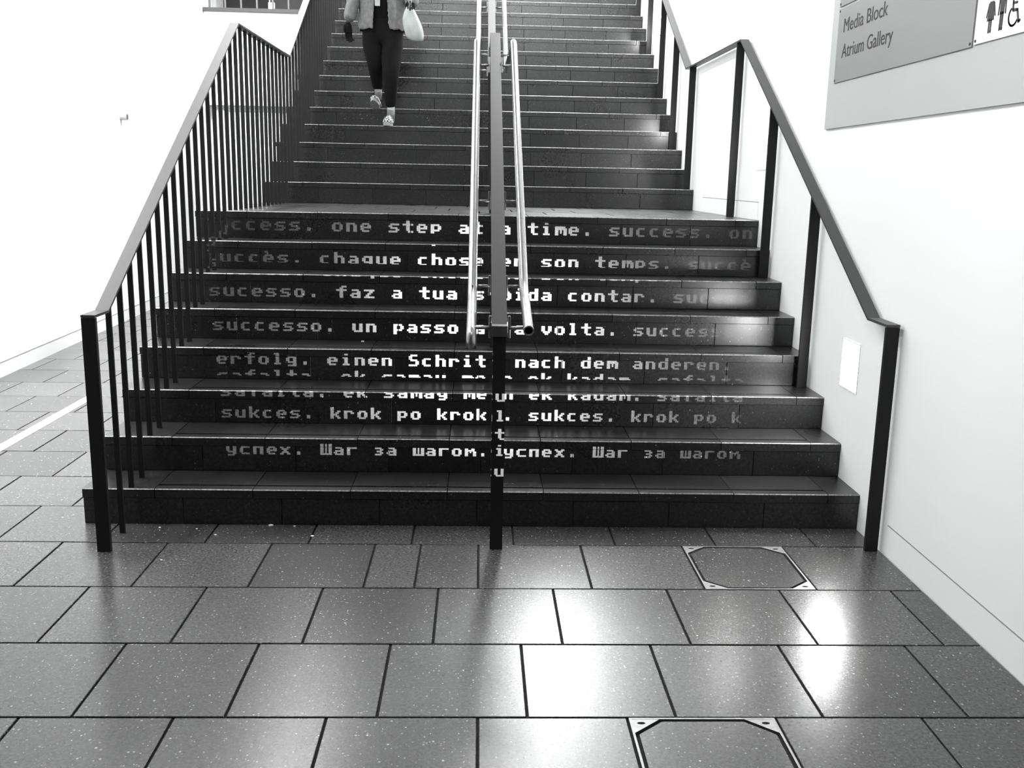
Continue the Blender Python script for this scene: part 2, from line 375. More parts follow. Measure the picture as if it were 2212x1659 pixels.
# ------------------------------------------------------------------ balustrades
HZ, KZ = 1.022, 2.545; S2 = R/T
YE = 8.15
PL = dict(k0=-.19, k1=2.34, k2=4.08); PR = dict(k0=-.07, k1=2.51, k2=4.30)
def railpath(y0, q): return [(y0, HZ), (q['k0'], HZ), (q['k1'], KZ), (q['k2'], KZ), (YE, KZ+(YE-q['k2'])*S2)]
def railz(y, q):
    P = railpath(-.36, q)
    for (a, za), (b, zb) in zip(P, P[1:]):
        if a <= y <= b: return za+(zb-za)*(y-a)/(b-a)
    return P[-1][1]
ZE = KZ+(YE-4.25)*S2
def floorz(y):
    if y < 0: return 0.0
    k = int(y//T)+1 if y < 7*T else (8 if y < Y8 else 9+int((y-Y8)//T))
    return k*R
def balustrade(label, xc, hw, y0, q):
    t = thing('balustrade', label, 'balustrade', (xc, y0, 0), 'dark steel balustrades beside the stairs')
    P = railpath(y0-.012, q); bm = bmesh.new(); band(bm, P, xc-hw, xc+hw, .011); mesh_obj('handrail', bm, STEEL_RAIL, t)
    return t
XLB = -1.541
lb = balustrade('left balustrade with closely spaced thin black balusters and flat top rail', XLB, .0285, -.335, PL)
B('newel_post', STEEL_BLK, lb, XLB-.0285, XLB+.0285, -.345, -.325, 0, HZ-.013)
k = 0; y = .025-.1443
while y < YE-.03:
    B('baluster', STEEL_BLK, lb, XLB-.0115, XLB+.0115, y-.006, y+.006, floorz(y), railz(y, PL)-.010); y += .1443
XRB = 1.818
rb = balustrade('right balustrade against the white wall, with a few widely spaced flat black posts', XRB, .0285, -.275, PR)
B('newel_post', STEEL_BLK, rb, XRB-.028, XRB+.028, -.285, -.265, 0, HZ-.013)
for y in (.82, 1.69, 2.60, 4.13, 4.9, 5.64, 6.45, 7.3):
    B('post', STEEL_BLK, rb, XRB-.0265, XRB+.0265, y-.008, y+.008, floorz(y), railz(y, PR)-.010)

# centre rail with steel tubes
XC = .1405
cb = thing('centre_rail', 'centre railing of a flat dark bar on posts carrying two round steel tube handrails', 'handrail', (XC, -.28, 0))
CP = dict(k0=-.245, k1=2.5, k2=4.25)
bm = bmesh.new(); band(bm, [(-.305, .995), (-.245, .995), (2.5, KZ), (4.25, KZ), (YE, ZE)], XC-.033, XC+.033, .045); mesh_obj('centre_bar', bm, STEEL_RAIL, cb)
B('newel_post', STEEL_BLK, cb, XC-.0275, XC+.0275, -.292, -.268, 0, .955)
for y in (1.0, 2.45, 4.2, 5.5, 6.8): B('post', STEEL_BLK, cb, XC-.025, XC+.025, y-.008, y+.008, floorz(y), min(railz(y, PL), railz(y, PR))-.06)
def tubez(y): return 1.10+(y-.16)*(2.475-1.10)/(2.36-.16) if .16 < y < 2.36 else (2.475 if y < 4.2 and y >= 2.36 else (2.475+(y-4.2)*S2 if y > 4.2 else .985+(y+.36)*.22))
for side, x in ((-1, .022), (1, .259)):
    if side < 0: P = [(x, -.315, .90), (x, -.315, .965), (x, .12, 1.075), (x, 2.36, 2.475), (x, 4.2, 2.475), (x, YE, 2.475+(YE-4.2)*S2)]
    else: P = [(x, -.36, .985), (x, .16, 1.10), (x, 2.36, 2.475), (x, 4.2, 2.475), (x, YE, 2.475+(YE-4.2)*S2)]
    bm = bmesh.new(); tube(bm, smoothpath(P, 8, .07), .0215, 24, cap0=side < 0)
    tb = mesh_obj('tube_handrail', bm, INOX, cb)
    if side > 0:      # open cut end: dark bore with a ragged lip
        bm = bmesh.new(); d = (Vector(P[1])-Vector(P[0])).normalized()
        tube(bm, [Vector(P[0])-d*.0005, Vector(P[0])+d*.10], .0175, 20, cap0=False, cap1=True)
        o = mesh_obj('open_bore', bm, BLACK); o.parent = tb; o.location = (0, 0, 0)
        bm = bmesh.new(); q0 = Vector(P[0])-d*.0015
        ro = tube(bm, [q0, q0+d*.012], .0226, 20, False, False)[0]; ri = tube(bm, [q0, q0+d*.012], .0172, 20, False, False)[0]
        for q in range(20): bm.faces.new((ro[q], ri[q], ri[(q+1) % 20], ro[(q+1) % 20]))
        o = mesh_obj('end_lip', bm, INOX_D); o.parent = tb; o.location = (0, 0, 0)
    o = B('slot', BLACK, None, x-.004, x+.004, .128, .142, tubez(.135)+.0205, tubez(.135)+.0235); o.parent = tb
    # sleeve joints of the tube
    for y, ln_ in ((.02, .006), (.115, .006), (.45, .004), (.62, .004), (1.9, .004), (2.25, .004)):
        Q = P[-5:] if side > 0 else P[1:]
        for a, b in zip(Q, Q[1:]):
            if a[1] <= y <= b[1]:
                f = (y-a[1])/(b[1]-a[1]); c = Vector(a).lerp(Vector(b), f); d = (Vector(b)-Vector(a)).normalized()
                bm = bmesh.new(); tube(bm, [c-d*ln_*.5, c+d*ln_*.5], .0219, 24, cap0=False, cap1=False)
                o = mesh_obj('sleeve_joint', bm, INOX_D); o.parent = tb; o.location = (0, 0, 0); break
for y in (-.28, .2, .8, 2.1, 2.95, 4.0, 5.4, 6.8):
    z = tubez(y)-.012
    for s, xt in ((-1, .022), (1, .259)):
        br = B('bracket', INOX_D, cb, XC+s*.040-.006, XC+s*.040+.006, y-.006, y+.006, z-.05, z+.045, bev=.002)
        bm = bmesh.new(); tube(bm, [(XC+s*.04, y, z-.006), (xt-s*.012, y, z-.006)], .008, 12)
        o = mesh_obj('bracket_rod', bm, INOX_D); o.parent = br; o.location = (0, 0, 0)

# ------------------------------------------------------------------ recessed wall lights
def walllight(y0, y1, z0, z1, label, s):
    t = thing('wall_light', label, 'light', (XR-.002, (y0+y1)/2, z0), 'square recessed lights low on the right wall')
    B('diffuser', LAMP, t, XR-.0015, XR+.003, y0, y1, z0, z1)
    bm = bmesh.new(); f = .006
    for q in ((y0-f, y0, z0-f, z1+f), (y1, y1+f, z0-f, z1+f), (y0, y1, z0-f, z0), (y0, y1, z1, z1+f)): box(bm, XR-.003, XR+.002, q[0], q[1], q[2], q[3])
    mesh_obj('light_frame', bm, WHITE, t)
walllight(.165, .375, .625, .855, 'glowing square light in the white wall behind the right newel post', 9)
walllight(1.955, 2.165, 1.69, 1.87, 'glowing square light in the white wall over the landing front', 9)
walllight(4.25, 4.45, 2.02, 2.20, 'glowing square light in the white wall beside the upper flight foot', 9)
walllight(6.05, 6.25, 3.06, 3.24, 'glowing square light in the white wall high beside the upper flight', 9)

# ------------------------------------------------------------------ signs on the right wall
XS = XR-.012
sb = B('sign_board', BOARD, None, XS, XR, -2.3, .885, 1.883, 2.95)
tag(sb, 'large pale grey backing board on the right wall behind the smaller sign panels', 'sign board')
def panel(name, m_, y0, y1, z0, z1, label, cat='sign'):
    t = thing(name, label, cat, (XS-.006, (y0+y1)/2, z0))
    B('panel', m_, t, XS-.006, XS, y0, y1, z0, z1, bev=.0008)
    for yy_, zz in ((y0+.012, z0+.012), (y1-.012, z0+.012), (y0+.012, z1-.012), (y1-.012, z1-.012)):
        bm = bmesh.new(); prism(bm, [(yy_+.0055*math.cos(q*math.pi/5), zz+.0055*math.sin(q*math.pi/5)) for q in range(10)], 'x', XS-.008, XS-.004); mesh_obj('screw', bm, BLACK, t)
    return t
dp = panel('sign', PANEL, -.645, .785, 2.105, 2.462, 'dark grey direction sign reading Media Block and Atrium Gallery')
up_ = panel('sign', PANEL, -.645, .785, 2.472, 2.83, 'dark grey sign directly above the Media Block sign, cut off by the frame')
wc = panel('toilet_sign', WHITE, -1.10, -.66, 2.11, 2.47, 'white toilet sign with woman, man and wheelchair symbols')
def letters(txt, parent, ya, yb, z, cap, name='lettering'):
    cu = bpy.data.curves.new(name, 'FONT'); cu.body = txt; cu.size = 1.0; cu.extrude = 0.0
    to = bpy.data.objects.new('t', cu); COL.objects.link(to); dg = bpy.context.evaluated_depsgraph_get(); me = bpy.data.meshes.new_from_object(to.evaluated_get(dg))
    COL.objects.unlink(to); bpy.data.objects.remove(to)
    xs = [v.co.x for v in me.vertices]; w0, w1 = min(xs), max(xs); sx = (ya-yb)/(w1-w0); sz = cap/.70
    for v in me.vertices: v.co = Vector((XS-.0072, ya-(v.co.x-w0)*sx, z+v.co.y*sz))
    me.materials.clear(); me.materials.append(BLACK)
    bm = bmesh.new(); bm.from_mesh(me); r = bmesh.ops.extrude_face_region(bm, geom=bm.faces[:]); bmesh.ops.translate(bm, vec=(.0014, 0, 0), verts=[v for v in r['geom'] if isinstance(v, bmesh.types.BMVert)])
    o = mesh_obj(name, bm, BLACK, parent); bpy.data.meshes.remove(me); return o
letters('Media Block', dp, .703, .165, 2.341, .066)
letters('Atrium Gallery', dp, .703, .085, 2.219, .066)
def disc(bm, y, z, r, n=18): prism(bm, [(y+r*math.cos(q*2*math.pi/n), z+r*math.sin(q*2*math.pi/n)) for q in range(n)], 'x', XS-.0072, XS-.0058)
def poly(bm, pts): prism(bm, pts, 'x', XS-.0072, XS-.0058)
def stroke(bm, pts, wd):
    for (a, b), (c, d) in zip(pts, pts[1:]):
        v = Vector((c-a, d-b)).normalized(); n_ = Vector((-v.y, v.x))*wd/2
        poly(bm, [(a+n_.x, b+n_.y), (c+n_.x, d+n_.y), (c-n_.x, d-n_.y), (a-n_.x, b-n_.y)])
    for p in pts: disc(bm, p[0], p[1], wd/2, 10)
# woman (mirrored: y falls towards the viewer)
bm = bmesh.new(); cy, z0 = -.766, 2.139
disc(bm, cy, z0+.118, .0095)
poly(bm, [(cy+.013, z0+.105), (cy-.013, z0+.105), (cy-.024, z0+.040), (cy+.024, z0+.040)])
stroke(bm, [(cy+.017, z0+.098), (cy+.029, z0+.055)], .0065); stroke(bm, [(cy-.017, z0+.098), (cy-.029, z0+.055)], .0065)
stroke(bm, [(cy+.0065, z0+.042), (cy+.0065, z0+.002)], .009); stroke(bm, [(cy-.0065, z0+.042), (cy-.0065, z0+.002)], .009)
mesh_obj('woman_symbol', bm, BLACK, wc)
bm = bmesh.new(); cy = -.842
disc(bm, cy, z0+.118, .0095)
poly(bm, [(cy+.016, z0+.104), (cy-.016, z0+.104), (cy-.013, z0+.050), (cy+.013, z0+.050)])
stroke(bm, [(cy+.021, z0+.099), (cy+.023, z0+.052)], .007); stroke(bm, [(cy-.021, z0+.099), (cy-.023, z0+.052)], .007)
stroke(bm, [(cy+.0065, z0+.055), (cy+.0065, z0+.001)], .010); stroke(bm, [(cy-.0065, z0+.055), (cy-.0065, z0+.001)], .010)
mesh_obj('man_symbol', bm, BLACK, wc)
bm = bmesh.new(); cy = -.915
disc(bm, cy+.004, z0+.112, .009)
stroke(bm, [(cy+.004, z0+.094), (cy, z0+.052), (cy-.028, z0+.050), (cy-.042, z0+.010), (cy-.050, z0+.013)], .010); stroke(bm, [(cy+.002, z0+.076), (cy-.022, z0+.074)], .008)
ar = [(cy+.030*math.cos(a), z0+.032+.032*math.sin(a)) for a in [math.radians(q) for q in range(105, 331, 15)]]
ar = [(2*cy-p[0]+.0, p[1]) for p in ar] if False else [(cy-(.030*math.cos(a)), z0+.032+.032*math.sin(a)) for a in [math.radians(q) for q in range(75, 351, 15)] if True]
ar = [(cy-.006-.030*math.cos(math.radians(q)), z0+.032+.031*math.sin(math.radians(q))) for q in range(125, 341, 12)]
stroke(bm, ar, .0075)
mesh_obj('wheelchair_symbol', bm, BLACK, wc)

# ------------------------------------------------------------------ small things on the left wall
t = thing('wall_sensor', 'small white round button with dark face high on the left wall', 'sensor', (wx(6.6), 6.60, 2.16))
def cylx(x0, x1, y, z, r): bm = bmesh.new(); prism(bm, [(y+r*math.cos(q*math.pi/10), z+r*math.sin(q*math.pi/10)) for q in range(20)], 'x', x0, x1); return bm
mesh_obj('housing', cylx(wx(6.6)-.01, wx(6.6)+.07, 6.60, 2.16, .036), GREYW, t); mesh_obj('dark_face', cylx(wx(6.6)+.068, wx(6.6)+.073, 6.60, 2.16, .028), GREYPAINT, t)
t = thing('light_switch', 'pair of small pale switches on the left wall just above the handrail', 'switch', (wx(8.2), 8.2, 1.35))
B('switch_plate', SKIRT, t, wx(8.2)-.005, wx(8.2)+.02, 8.12, 8.20, 1.40, 1.50, bev=.003); B('switch_plate', SKIRT, t, wx(8.2)-.005, wx(8.2)+.02, 8.14, 8.20, 1.28, 1.34, bev=.003)

# ------------------------------------------------------------------ balcony across the hall
bl = thing('balcony', 'dark upper balcony with thin grey balusters above the far white wall', 'balcony', (-2.9, 10.6, 3.85))
B('balcony_slab', DARKROOM, bl, wx(10.6)+.01, XL-.12, 10.55, 12.3, 3.85, 3.90)
B('back_panel', DARKROOM, bl, -4.4, XL-.12, 12.3, 12.4, 3.85, 6.2); B('balcony_handrail', STEEL_RAIL, bl, wx(10.6)+.01, XL-.12, 10.56, 10.62, 4.85, 4.89)
x = wx(10.6)+.10
while x < XL-.15: B('baluster', GREYPAINT, bl, x-.012, x+.012, 10.575, 10.60, 3.90, 4.85); x += .225
B('balcony_shade_slab', DARKROOM, bl, -4.4, XL-.12, 10.5, 12.4, 5.4, 5.5)  # unseen slab added to keep light off the dark balcony interior
B('side_panel', GREYPAINT, bl, -3.35, -2.75, 12.25, 12.3, 3.90, 5.2)
bm = bmesh.new(); prism(bm, [(-3.075, 3.901), (-2.985, 3.901), (-2.98, 4.04), (-3.07, 4.04)], 'y', 10.9, 10.95)
box(bm, -3.06, -3.05, 10.92, 10.93, 4.04, 4.11); box(bm, -3.005, -2.995, 10.92, 10.93, 4.04, 4.11)
tag(mesh_obj('carrier_bag', bm, WHITE), 'small white carrier bag standing on the dark balcony behind its balusters', 'bag')

# ------------------------------------------------------------------ paper scraps
def scrap(x, y, z, s, r):
    bm = bmesh.new(); pts = [(math.cos(r+q*1.257)*s*(1, .6, .9, .7, 1.1)[q], math.sin(r+q*1.257)*s*.8*(1, .9, .6, 1, .7)[q]) for q in range(5)]
    prism(bm, [(x+p[0], y+p[1]) for p in pts], 'z', z+.0012, z+.003+s*.1)
    return mesh_obj('paper_scrap', bm, WHITE)
for x, y, z, s, r, lab in ((-.901, -.012, 0, .013, .3, 'largest white scrap lying at the foot of the bottom step'),
        (-1.399, -.049, 0, .0055, 1, 'white speck on the floor nearest the left newel post, by the bottom step'),
        (-1.227, -.063, 0, .005, 2, 'white speck on the floor second from the left newel post, by the bottom step'),
        (-1.123, -.138, 0, .006, .4, 'white speck on the floor tile edge between left newel and largest scrap'),
        (-.688, -.147, 0, .009, 1.2, 'small white scrap on a tile joint right of the largest scrap'),
        (-1.269, -.441, 0, .007, 2, 'white speck on a floor tile in front of the left newel post'),
        (-.79, -.02, 0, .006, 1, 'tiny white speck touching the bottom riser right of the largest scrap')):
    tag(scrap(x, y, z, s, r), lab, 'litter', 'white specks of litter on the floor')
tag(scrap(-.60, 1.12, 4*R, .010, .5), 'white scrap of paper on the fourth tread left of the centre rail', 'litter')

# ------------------------------------------------------------------ person coming down the upper flight
FX, FY, FZ = -.785, 4.97, 12*R         # front (her left) foot
BX, BY, BZ = -.925, 5.27, 13*R         # rear (her right) foot
pr = thing('person', 'person walking down the upper flight in black trousers and open grey fleece jacket', 'person', (-.86, 5.1, FZ))
def skinned(name, verts, edges, m_, root=0, sub=2, parent=pr, disp=0.0):
    me = bpy.data.meshes.new(name); me.from_pydata([v[:3] for v in verts], edges, []); o = bpy.data.objects.new(name, me); COL.objects.link(o)
    md = o.modifiers.new('s', 'SKIN'); md.use_smooth_shade = True
    sv = me.skin_vertices[0].data
    for i, v in enumerate(verts):
        r = v[3]; sv[i].radius = (r, r) if not isinstance(r, tuple) else r; sv[i].use_root = i == root
    s = o.modifiers.new('u', 'SUBSURF'); s.levels = sub; s.render_levels = sub
    if disp:
        tx_ = bpy.data.textures.new('fuzz', 'CLOUDS'); tx_.noise_scale = .03; d = o.modifiers.new('d', 'DISPLACE'); d.texture = tx_; d.strength = disp
    dg = bpy.context.evaluated_depsgraph_get(); m2 = bpy.data.meshes.new_from_object(o.evaluated_get(dg)); COL.objects.unlink(o); bpy.data.objects.remove(o)
    for p in m2.polygons: p.use_smooth = True
    m2.materials.clear(); m2.materials.append(m_)
    q = bpy.data.objects.new(name, m2); COL.objects.link(q); q.parent = parent; q.location = -parent.location; return q
HPX, HPY, HPZ = -.862, 5.16, 2.90
hL = (HPX+.085, HPY-.01, HPZ-.05); hR = (HPX-.085, HPY+.01, HPZ-.05)
kL = (-.775, 5.01, 2.50); kR = (-.925, 5.10, 2.60)
aL = (FX+.005, FY+.10, FZ+.10); aR = (BX+.01, BY+.0, BZ+.14)
SHZ = 3.44
body = [(HPX, HPY, HPZ, .11), (HPX, HPY, HPZ+.16, (.115, .09)), (HPX, HPY, HPZ+.32, (.13, .095)), (HPX, HPY, SHZ-.03, (.10, .08)), (HPX, HPY-.01, SHZ+.09, .048), (HPX, HPY-.02, SHZ+.17, .05),
        (*hL, .085), (*kL, .052), (*aL, .034), (*hR, .085), (*kR, .052), (*aR, .034),
        (HPX+.17, HPY, SHZ-.02, .05), (-.605, 5.16, 3.18, .040), (-.595, 5.02, 3.13, .022),
        (HPX-.17, HPY, SHZ-.02, .05), (-1.12, 5.14, 3.17, .040), (-1.14, 5.06, 3.02, .022)]
be = [(0, 1), (1, 2), (2, 3), (3, 4), (4, 5), (0, 6), (6, 7), (7, 8), (0, 9), (9, 10), (10, 11), (3, 12), (12, 13), (13, 14), (3, 15), (15, 16), (16, 17)]
skinned('body', body, be, SKIN)
# head
bm = bmesh.new(); bmesh.ops.create_uvsphere(bm, u_segments=28, v_segments=20, radius=1)
hc = Vector((HPX, HPY-.035, SHZ+.265))
for v in bm.verts:
    c = v.co; x, y, z = c.x*.076, c.y*.094, c.z*.118
    if z < 0: x *= 1-.32*(z/-.118)**1.5; y = y*(1-.12*(z/-.118)) - .012*(z/-.118)
    if y < 0:
        if abs(x) < .016 and -.035 < z < .012: y -= .022*(1-abs(x)/.016)*(1-abs(z+.02)/.034 if z < -.02 else .6+.0*z)    # nose
        if .016 < abs(x) < .042 and 0 < z < .025: y += .008                                                             # eye sockets
        if abs(x) < .026 and -.068 < z < -.052: y -= .005                                                               # lips
    v.co = hc+Vector((x, y, z))
hd = mesh_obj('head', bm, SKIN, pr, True)
for s in (-1, 1):
    bm = bmesh.new(); bmesh.ops.create_uvsphere(bm, u_segments=12, v_segments=8, radius=.012); bmesh.ops.translate(bm, vec=hc+Vector((s*.029, -.083, .010)), verts=bm.verts); o = mesh_obj('eye', bm, BLACK, None, True); o.parent = hd
    bm = bmesh.new(); bmesh.ops.create_uvsphere(bm, u_segments=12, v_segments=8, radius=1)
    for v in bm.verts: v.co = hc+Vector((s*.078+v.co.x*.008, .008+v.co.y*.018, -.005+v.co.z*.032))
    o = mesh_obj('ear', bm, SKIN, None, True); o.parent = hd
bm = bmesh.new(); bmesh.ops.create_uvsphere(bm, u_segments=24, v_segments=16, radius=1)
for v in list(bm.verts):
    c = v.co.copy(); x, y, z = c.x*.092, c.y*.108+.014, c.z*.13+.012
    if c.y < -.2 and c.z < .55: y = max(y, -.045)
    if z < 0: x *= 1.08; z *= 1.7
    v.co = hc+Vector((x, y, z))
mesh_obj('hair', bm, HAIR, pr, True)
# trousers: one garment
tr = [(HPX, HPY, HPZ+.26, (.135, .12)), (HPX, HPY, HPZ, (.165, .135)), (hL[0]+.015, hL[1], hL[2]-.03, .122), (*kL, .078), (aL[0]-.003, aL[1]-.01, aL[2]+.055, .050),
      (hR[0]-.015, hR[1], hR[2]-.03, .122), (*kR, .078), (aR[0], aR[1], aR[2]+.03, .052), ((hL[0]+kL[0])/2, (hL[1]+kL[1])/2, (hL[2]+kL[2])/2, .104), ((hR[0]+kR[0])/2, (hR[1]+kR[1])/2, (hR[2]+kR[2])/2, .104)]
skinned('trousers', tr, [(0, 1), (1, 2), (2, 8), (8, 3), (3, 4), (1, 5), (5, 9), (9, 6), (6, 7)], TROUSER, root=1)
tp = [(HPX, HPY-.005, HPZ+.02, (.145, .12)), (HPX, HPY-.005, HPZ+.17, (.148, .125)), (HPX, HPY-.005, HPZ+.33, (.155, .125)), (HPX, HPY, SHZ-.02, (.115, .085)), (HPX, HPY-.01, SHZ+.04, .06)]
skinned('top', tp, [(0, 1), (1, 2), (2, 3), (3, 4)], TROUSER)
# open jacket: shell with a front gap
bm = bmesh.new(); rows = []
for iz in range(0, 15):
    f = iz/14; z = 2.895+f*(SHZ+.03-2.895)
    rxx = .205-.02*f+(.012 if f < .15 else 0)-(.07*max(0, f-.8)/.2); ryy = .155-.03*f-(.03*max(0, f-.8)/.2); gap = math.radians(14+5*(1-f)) if f < .95 else math.radians(12)
    ring = []
    for ia in range(41):
        a = -math.pi/2+gap+(2*math.pi-2*gap)*ia/40
        w_ = 1+.03*math.sin(a*7+z*9)+random.uniform(-.02, .02)
        zz = z+(random.uniform(-.012, .012) if iz == 0 else 0)
        ring.append(bm.verts.new((HPX+rxx*w_*math.cos(a), HPY+.0+ryy*w_*math.sin(a), zz)))
    rows.append(ring)
for a, b in zip(rows, rows[1:]):
    for i in range(40): bm.faces.new((a[i], a[i+1], b[i+1], b[i]))
j = mesh_obj('jacket', bm, FUR, pr, True)
md = j.modifiers.new('th', 'SOLIDIFY'); md.thickness = .016; md.offset = 0
sd = j.modifiers.new('sd', 'SUBSURF'); sd.levels = 1; sd.render_levels = 1
tx_ = bpy.data.textures.new('fuzz', 'CLOUDS'); tx_.noise_scale = .018; dm = j.modifiers.new('d', 'DISPLACE'); dm.texture = tx_; dm.strength = .022
o = skinned('sleeve', [(HPX+.15, HPY, SHZ-.01, .07), (HPX+.21, HPY, SHZ-.08, .075), (-.595, 5.16, 3.19, .07), (-.585, 5.01, 3.12, .062)], [(0, 1), (1, 2), (2, 3)], FUR, disp=.02)
o = skinned('sleeve', [(HPX-.15, HPY, SHZ-.01, .07), (HPX-.21, HPY, SHZ-.08, .075), (-1.115, 5.14, 3.18, .064), (-1.155, 5.03, 2.96, .060)], [(0, 1), (1, 2), (2, 3)], FUR, disp=.02)
# gloved hands: palm, five curled fingers each
def hand(base, fwd, side, down, L_=1.0, thumb=1):
    b0 = Vector(base); f = Vector(fwd).normalized(); s = Vector(side).normalized(); d = Vector(down).normalized()
    V = [(*b0, .024), (*(b0+f*.045*L_), (.038, .022)), (*(b0+f*.08*L_), (.040, .020))]; E_ = [(0, 1), (1, 2)]
    for i in range(4):
        l = (.030, .034, .031, .024)[i]*L_; o_ = s*(-.026+.0175*i)*-thumb; k0 = b0+f*.082*L_+o_; k1 = k0+f*l+d*.004; k2 = k1+f*l*.55+d*l*.6; k3 = k2+d*l*.7-f*.004
        n = len(V); V += [(*k0, .0095), (*k1, .009), (*k2, .008), (*k3, .0068)]; E_ += [(2, n), (n, n+1), (n+1, n+2), (n+2, n+3)]
    n = len(V); t0 = b0+f*.03*L_+s*.03*thumb; t1 = t0+f*.032+s*.014*thumb+d*.008; t2 = t1+f*.026+d*.012
    V += [(*t0, .012), (*t1, .010), (*t2, .008)]; E_ += [(1, n), (n, n+1), (n+1, n+2)]
    return skinned('hand', V, E_, GLOVE, sub=1)
hand((-1.158, 5.02, 2.955), (.04, -.15, -1), (-1, -.5, .1), (.5, -.8, -.2), 1.3, 1)
hand((-.592, 4.99, 3.125), (.1, -1, -.35), (-1, -.1, 0), (0, -.1, -1), 1.0, 1)
# dark pouch held in the right hand
# shoes
def shoe(x, y, z, pitch, yaw):
    t = bpy.data.objects.new('shoe', None); 
    M_ = Matrix.Translation((x, y, z)) @ Matrix.Rotation(yaw, 4, 'Z') @ Matrix.Rotation(pitch, 4, 'X')
    def outline(s, n=28):
        P = []
        for i in range(n):
            a = 2*math.pi*i/n; c_, s_ = math.cos(a), math.sin(a); yy_ = s_*.128; wd = .046 if s_ < 0 else .036; wd *= (1-.12*abs(s_)); P.append((c_*wd*s, yy_*s))
        return P
    bm = bmesh.new(); lo = outline(1.0); hi = outline(1.02)
    A = [bm.verts.new(M_ @ Vector((p[0], p[1], 0))) for p in lo]; C_ = [bm.verts.new(M_ @ Vector((p[0], p[1], .032))) for p in hi]
    bm.faces.new(A); bm.faces.new(C_)
    for i in range(28): bm.faces.new((A[i], A[(i+1) % 28], C_[(i+1) % 28], C_[i]))
    sole = mesh_obj('shoe_sole', bm, CANVAS, pr)
    bm = bmesh.new(); rows = []
    for iy in range(13):
        f = iy/12; yy_ = -.122+.242*f; hgt = .030+.045*min(1, (f/.55))**.8 if f < .55 else .075+.006*math.sin((f-.55)*3); hgt *= (1 if f > .02 else .55)
        wd = (.0445 if f < .5 else .0445-.010*(f-.5)*2)*math.sqrt(max(.06, 1-((f-.5)*2)**4))
        rows.append([bm.verts.new((wd*math.cos(a)*(1.0), yy_, .028+hgt*math.sin(a)*.95)) for a in [math.pi*q/12 for q in range(13)]])
    for a, b in zip(rows, rows[1:]):
        for i in range(12): bm.faces.new((a[i], a[i+1], b[i+1], b[i]))
    bm.faces.new(rows[0]); bm.faces.new(rows[-1])
    up2 = mesh_obj('shoe_upper', bm, CHECK, pr, True); up2.parent = pr; up2.matrix_local = Matrix.Translation(-pr.location) @ M_
shoe(FX-.012, FY+.035, FZ+.001, 0, -.10)
shoe(BX-.01, BY-.07, BZ+.012, -.42, -.12)
for nm, a, r in (('sock', aL, .036), ('sock', aR, .034)):
    bm = bmesh.new(); tube(bm, [(a[0], a[1]-.012, a[2]-.055), (a[0], a[1]-.005, a[2]+.06)], r, 20); mesh_obj(nm, bm, SOCK, pr, True)
# white carrier bag hanging from her left hand
wbg = thing('plastic_bag', 'crumpled white plastic bag hanging from the raised hand of the person on the stairs', 'bag', (-.545, 4.89, 2.79))
bm = bmesh.new(); rows = []
sh = [(2.782, -.535, .040, .012), (2.80, -.545, .060, .045), (2.88, -.560, .072, .055), (2.97, -.580, .064, .045), (3.05, -.590, .032, .028), (3.09, -.590, .012, .012)]
for z, x, rx_, ry_ in sh:
    rows.append([bm.verts.new((x+1.3*rx_*math.cos(q*math.pi/9)*(1+random.uniform(-.09, .09)), 4.885+ry_*math.sin(q*math.pi/9)*(1+random.uniform(-.2, .2)), z+random.uniform(-.008, .008)+.18*rx_*math.cos(q*math.pi/9)*-1)) for q in range(18)])
for a, b in zip(rows, rows[1:]):
    for i in range(18): bm.faces.new((a[i], a[(i+1) % 18], b[(i+1) % 18], b[i]))
bm.faces.new(rows[0]); bm.faces.new(rows[-1]); o = mesh_obj('bag_body', bm, PLASTIC, wbg, True); s_ = o.modifiers.new('s', 'SUBSURF'); s_.levels = 1; s_.render_levels = 2
bm = bmesh.new(); tube(bm, smoothpath([(-.590, 4.885, 3.08), (-.605, 4.885, 3.13), (-.575, 4.885, 3.13), (-.585, 4.885, 3.08)], 4, .02), .004, 8); mesh_obj('bag_handle', bm, PLASTIC, wbg, True)
# white tag at the waist
B('white_label', PLASTIC, pr, -.912, -.866, 4.985, 4.993, 3.09, 3.20, bev=.002)

